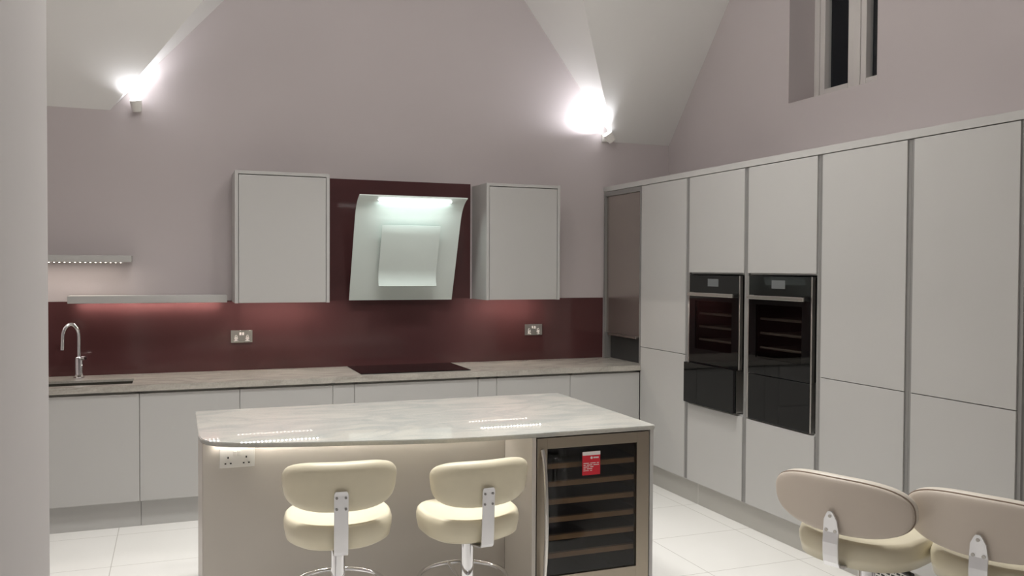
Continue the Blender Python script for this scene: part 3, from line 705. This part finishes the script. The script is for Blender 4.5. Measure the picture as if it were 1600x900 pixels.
def make_stool(kind, label, group, zs):
    """local frame: pole on z axis, the sitter faces +y, the back is at -y; zs is the underside of the seat"""
    r = thing('bar_stool', label, 'stool', (0, 0, 0), group)
    build('base', MB().lathe([(0.20, 0.0), (0.20, 0.006), (0.185, 0.014), (0.10, 0.026), (0.045, 0.038), (0.034, 0.06)], n=56), 'chrome', r, smooth=True)
    build('pole', MB().lathe([(0.030, 0.045), (0.030, zs-0.20), (0.0275, zs-0.197), (0.0275, zs-0.02)], n=32), 'chrome', r, smooth=True)
    build('collar', MB().lathe([(0.033, zs-0.205), (0.033, zs-0.188)], n=32), 'black', r, smooth=True)
    rz = zs-0.195; fr = MB(); n = 48; R_ = 0.185
    fr.tube([(R_*math.cos(2*PI*i/n), 0.05+R_*math.sin(2*PI*i/n), rz) for i in range(n)], 0.0095, closed=True)
    fr.tube([(0, 0.03, rz-0.03), (0, 0.10, rz-0.03), (0, 0.05+R_-0.005, rz)], 0.008); fr.cyl((0, 0, rz-0.05), (0, 0, rz-0.02), 0.036)
    build('footrest', fr, 'chrome', r, smooth=True)
    lv = MB() if kind == 'oval' else None
    if lv: lv.tube([(0.05, 0.02, zs-0.012), (0.11, -0.05, zs-0.016), (0.165, -0.07, zs-0.020)], 0.005); lv.cyl((0.15, -0.065, zs-0.020), (0.19, -0.08, zs-0.024), 0.009); build('lever', lv, 'black', r, smooth=True)
    build('seat_plate', MB().box(-0.07, 0.07, -0.09, 0.09, zs-0.008, zs-0.001, 0.002), 'black', r)
    if kind == 'round':
        build('seat', xf(seat_mesh(0.415, 0.40, 2.5, 0.115, 0.028, 1.2), Matrix.Translation((0, 0, zs))), 'leather', r, smooth='all')
        zb = zs+0.255
        pb = pad(0.445, 0.190, 3.2, 0.062, 0.36, squash=0.07)
        xf(pb, Matrix.Translation((0, -0.194, zb)) @ Matrix.Rotation(math.radians(5), 4, 'X'))
        bk = build('backrest', pb, 'leather', r, smooth='all')
        path = [(-0.02, zs-0.011), (-0.12, zs-0.010), (-0.195, zs+0.002), (-0.213, zs+0.009), (-0.222, zs+0.020), (-0.226, zs+0.08), (-0.2295, zs+0.16), (-0.2335, zs+0.232), (-0.2345, zs+0.242), (-0.2352, zs+0.248)]
        wd = [0.052]*7+[0.052, 0.049, 0.040]
        br = build('bracket', strap_mesh(path, wd, 0.006), 'strap', r)
        for sx in (-1, 1):
            for dz in (0.225, 0.183): build('screw', MB().cyl((sx*0.0165, -0.230-0.055*(dz-0.16), zs+dz), (sx*0.0165, -0.2355-0.055*(dz-0.16), zs+dz), 0.0048, n=14), 'channel', br, smooth=True)
    else:
        build('seat', xf(seat_mesh(0.405, 0.39, 2.9, 0.072, 0.016, 0.8), Matrix.Translation((0, 0, zs))), 'leather', r, smooth='all')
        zb = zs+0.189
        tr = Matrix.Translation((0, -0.215, zb)) @ Matrix.Rotation(math.radians(8), 4, 'X')
        sh = pad(0.488, 0.187, 2.6, 0.024, 0.62); xf(sh, tr @ Matrix.Translation((0, -0.014, 0)))
        sh = build('backrest', sh, 'shell', r, smooth='all')
        cu = pad(0.488, 0.187, 2.6, 0.054, 0.62); xf(cu, tr @ Matrix.Translation((0, 0.020, 0)))
        cu = build('back_cushion', cu, 'rim', sh, smooth='all')
        pts = []
        for i in range(72):
            x, z = supell(2*PI*i/72, 2.6); x *= 0.2435; z *= 0.0930; ang = x/0.62; rr = 0.62+0.004
            pts.append(tr @ Vector((rr*math.sin(ang), 0.62-rr*math.cos(ang)-0.001, z)))
        build('seam', MB().tube(pts, 0.0022, n=6, closed=True), 'piping', sh, smooth=True)
        path = [(-0.02, zs-0.012), (-0.13, zs-0.014), (-0.20, zs-0.014), (-0.232, zs-0.006), (-0.240, zs+0.008), (-0.243, zs+0.03), (-0.2445, zs+0.07), (-0.2415, zs+0.105), (-0.246, zs+0.145), (-0.249, zs+0.167), (-0.2495, zs+0.173)]
        wd = [0.052]*8+[0.044, 0.022, 0.012]
        br = build('bracket', strap_mesh(path, wd, 0.006), 'strap', r)
        for sx, dz in ((-0.015, 0.110), (0.015, 0.110), (0, 0.158)): build('screw', MB().cyl((sx, -0.243-0.115*(dz-0.110), zs+dz), (sx, -0.2475-0.115*(dz-0.110), zs+dz), 0.0055, n=14), 'steel', br, smooth=True)
    return r
s1 = make_stool('round', 'cream leather bar stool at the left end of the island', 'cream stools at the island', 0.573)
s2 = make_stool('round', 'cream leather bar stool beside the wine cooler', 'cream stools at the island', 0.528)
s1.location = (-2.765, -3.145, 0); s1.rotation_euler = (0, 0, math.radians(-7))
s2.location = (-2.218, -3.105, 0); s2.rotation_euler = (0, 0, math.radians(3))
s3 = make_stool('oval', 'oval backed cream stool in front of the right larders, nearer the ovens', 'oval backed stools at the right', 0.695)
s4 = make_stool('oval', 'oval backed cream stool cut off by the right edge of the picture', 'oval backed stools at the right', 0.695)
s3.location = (-1.166, -4.255, 0); s3.rotation_euler = (0, 0, math.radians(-70))
s4.location = (-0.934, -4.598, 0); s4.rotation_euler = (0, 0, math.radians(-68))

# ============================================================ LAMPS AND ADDED FILL
def uplighter(wallpt, nrm, lab, aim, power, out=0.075, ang=150):
    """small spot on a short arm; wallpt lies on the wall, nrm points into the room"""
    W_ = Vector(wallpt); n_ = Vector(nrm); x, y, z = W_
    r = thing('wall_spotlight', lab, 'light', W_, 'uplighter spots on the walls')
    ex = (0.03, 0.0065) if abs(n_.y) > 0.5 else (0.0065, 0.03)
    c = W_+n_*0.008
    build('mount', MB().box(c.x-ex[0], c.x+ex[0], c.y-ex[1], c.y+ex[1], z-0.03, z+0.03, 0.002), 'white', r)
    d_ = Vector(aim).normalized(); p0 = W_+n_*out
    build('lamp_body', MB().cyl(p0-d_*0.045, p0+d_*0.03, 0.030, 0.040, n=28, bev=0.003), 'white', r, smooth=True)
    build('arm', MB().cyl(W_+n_*0.014, p0-n_*0.02, 0.008, n=14), 'white', r, smooth=True)
    build('lens', MB().cyl(p0+d_*0.0301, p0+d_*0.042, 0.036, 0.028, n=28), 'lampglass', r, smooth=True)
    l = bpy.data.lights.new('spot_light', 'SPOT'); l.energy = power; l.color = (0.95, 0.95, 1.0); l.spot_size = math.radians(ang); l.spot_blend = 0.7; l.shadow_soft_size = 0.03
    o = bpy.data.objects.new('spot_light', l); COL.objects.link(o); o.parent = r
    o.location = p0+d_*0.06-Vector(r.location); o.rotation_euler = (-d_).to_track_quat('Z', 'Y').to_euler()
uplighter((-3.60, -0.002, 2.745), (0, -1, 0), 'bright wall spot shining up in the left gable corner', (-0.13, -0.28, 1), P_UP*0.42, 0.066)
uplighter((0.005, -0.002, 2.735), (0, -1, 0), 'bright wall spot shining up in the right gable corner', (-0.75, 0.06, 1), P_UP*0.75, 0.085, 135)
uplighter((-3.6995, -6.2, 3.0), (1, 0, 0), 'added fill spot out of view, high on the near left wall', (0.6, 0, 1), P_FILL_WASH)  # unseen extra spot, added to lift the ceiling
def panel(x, y, lab, p):  # unseen ceiling panels added to brighten the room from above
    r = thing('fill_panel', lab, 'light', (x, y, ZC), 'added square fill lights at the ceiling')
    f = MB(); s_ = 0.32
    f.box(x-s_, x+s_, y-s_, y-s_+0.03, ZC-0.04, ZC-0.001); f.box(x-s_, x+s_, y+s_-0.03, y+s_, ZC-0.04, ZC-0.001)
    f.box(x-s_, x-s_+0.03, y-s_+0.03, y+s_-0.03, ZC-0.04, ZC-0.001); f.box(x+s_-0.03, x+s_, y-s_+0.03, y+s_-0.03, ZC-0.04, ZC-0.001)
    build('frame', f, 'white', r); build('diffuser', MB().box(x-s_+0.03, x+s_-0.03, y-s_+0.03, y+s_-0.03, ZC-0.03, ZC-0.015), 'diffuser', r)
    area('fill_panel_light', (x, y, ZC-0.045), (0.56, 0.56), p, (1.0, 0.985, 0.96), (0, 0, 0), math.radians(84), parent=r)
for x, y, lab, p in ((-3.1, -2.45, 'added square fill light out of view above the left of the island', P_FILL_PANEL), (-1.5, -2.45, 'added square fill light out of view above the right of the island', P_FILL_PANEL),
                     (-2.6, -5.0, 'added square fill light out of view above the camera side of the room', P_FILL_FRONT), (-2.0, -7.4, 'added square fill light out of view at the rear of the room', P_FILL_FRONT)):
    panel(x, y, lab, p)

def globe(x, y, lab):  # unseen globes added as fill for the upper walls and ceiling
    r = thing('fill_globe', lab, 'light', (x, y, 3.62), 'added fill globes over the island')
    build('ceiling_rose', MB().lathe([(0.06, ZC-0.001), (0.06, ZC-0.02), (0.02, ZC-0.035)], (x, y)), 'white', r, smooth=True)
    build('cord', MB().cyl((x, y, ZC-0.03), (x, y, 3.98), 0.004, n=10), 'white', r, smooth=True)
    build('cap', MB().lathe([(0.012, 4.0), (0.03, 3.985), (0.035, 3.93), (0.035, 3.91)], (x, y)), 'chrome', r, smooth=True)
    k = bmesh.new(); bmesh.ops.create_uvsphere(k, u_segments=32, v_segments=16, radius=0.15); bmesh.ops.translate(k, verts=k.verts, vec=(x, y, 3.77))
    g_ = mat('globe_glass', (0.9, 0.88, 0.85), 0.4, emit=(1.0, 0.965, 0.92), estr=P_FILL_GLOBE/(PI*4*PI*0.15**2))
    build('glass_globe', k, g_, r, smooth=True)
globe(-2.70, -3.05, 'added white fill globe out of view over the left of the island')
globe(-1.90, -3.05, 'added white fill globe out of view over the right of the island')
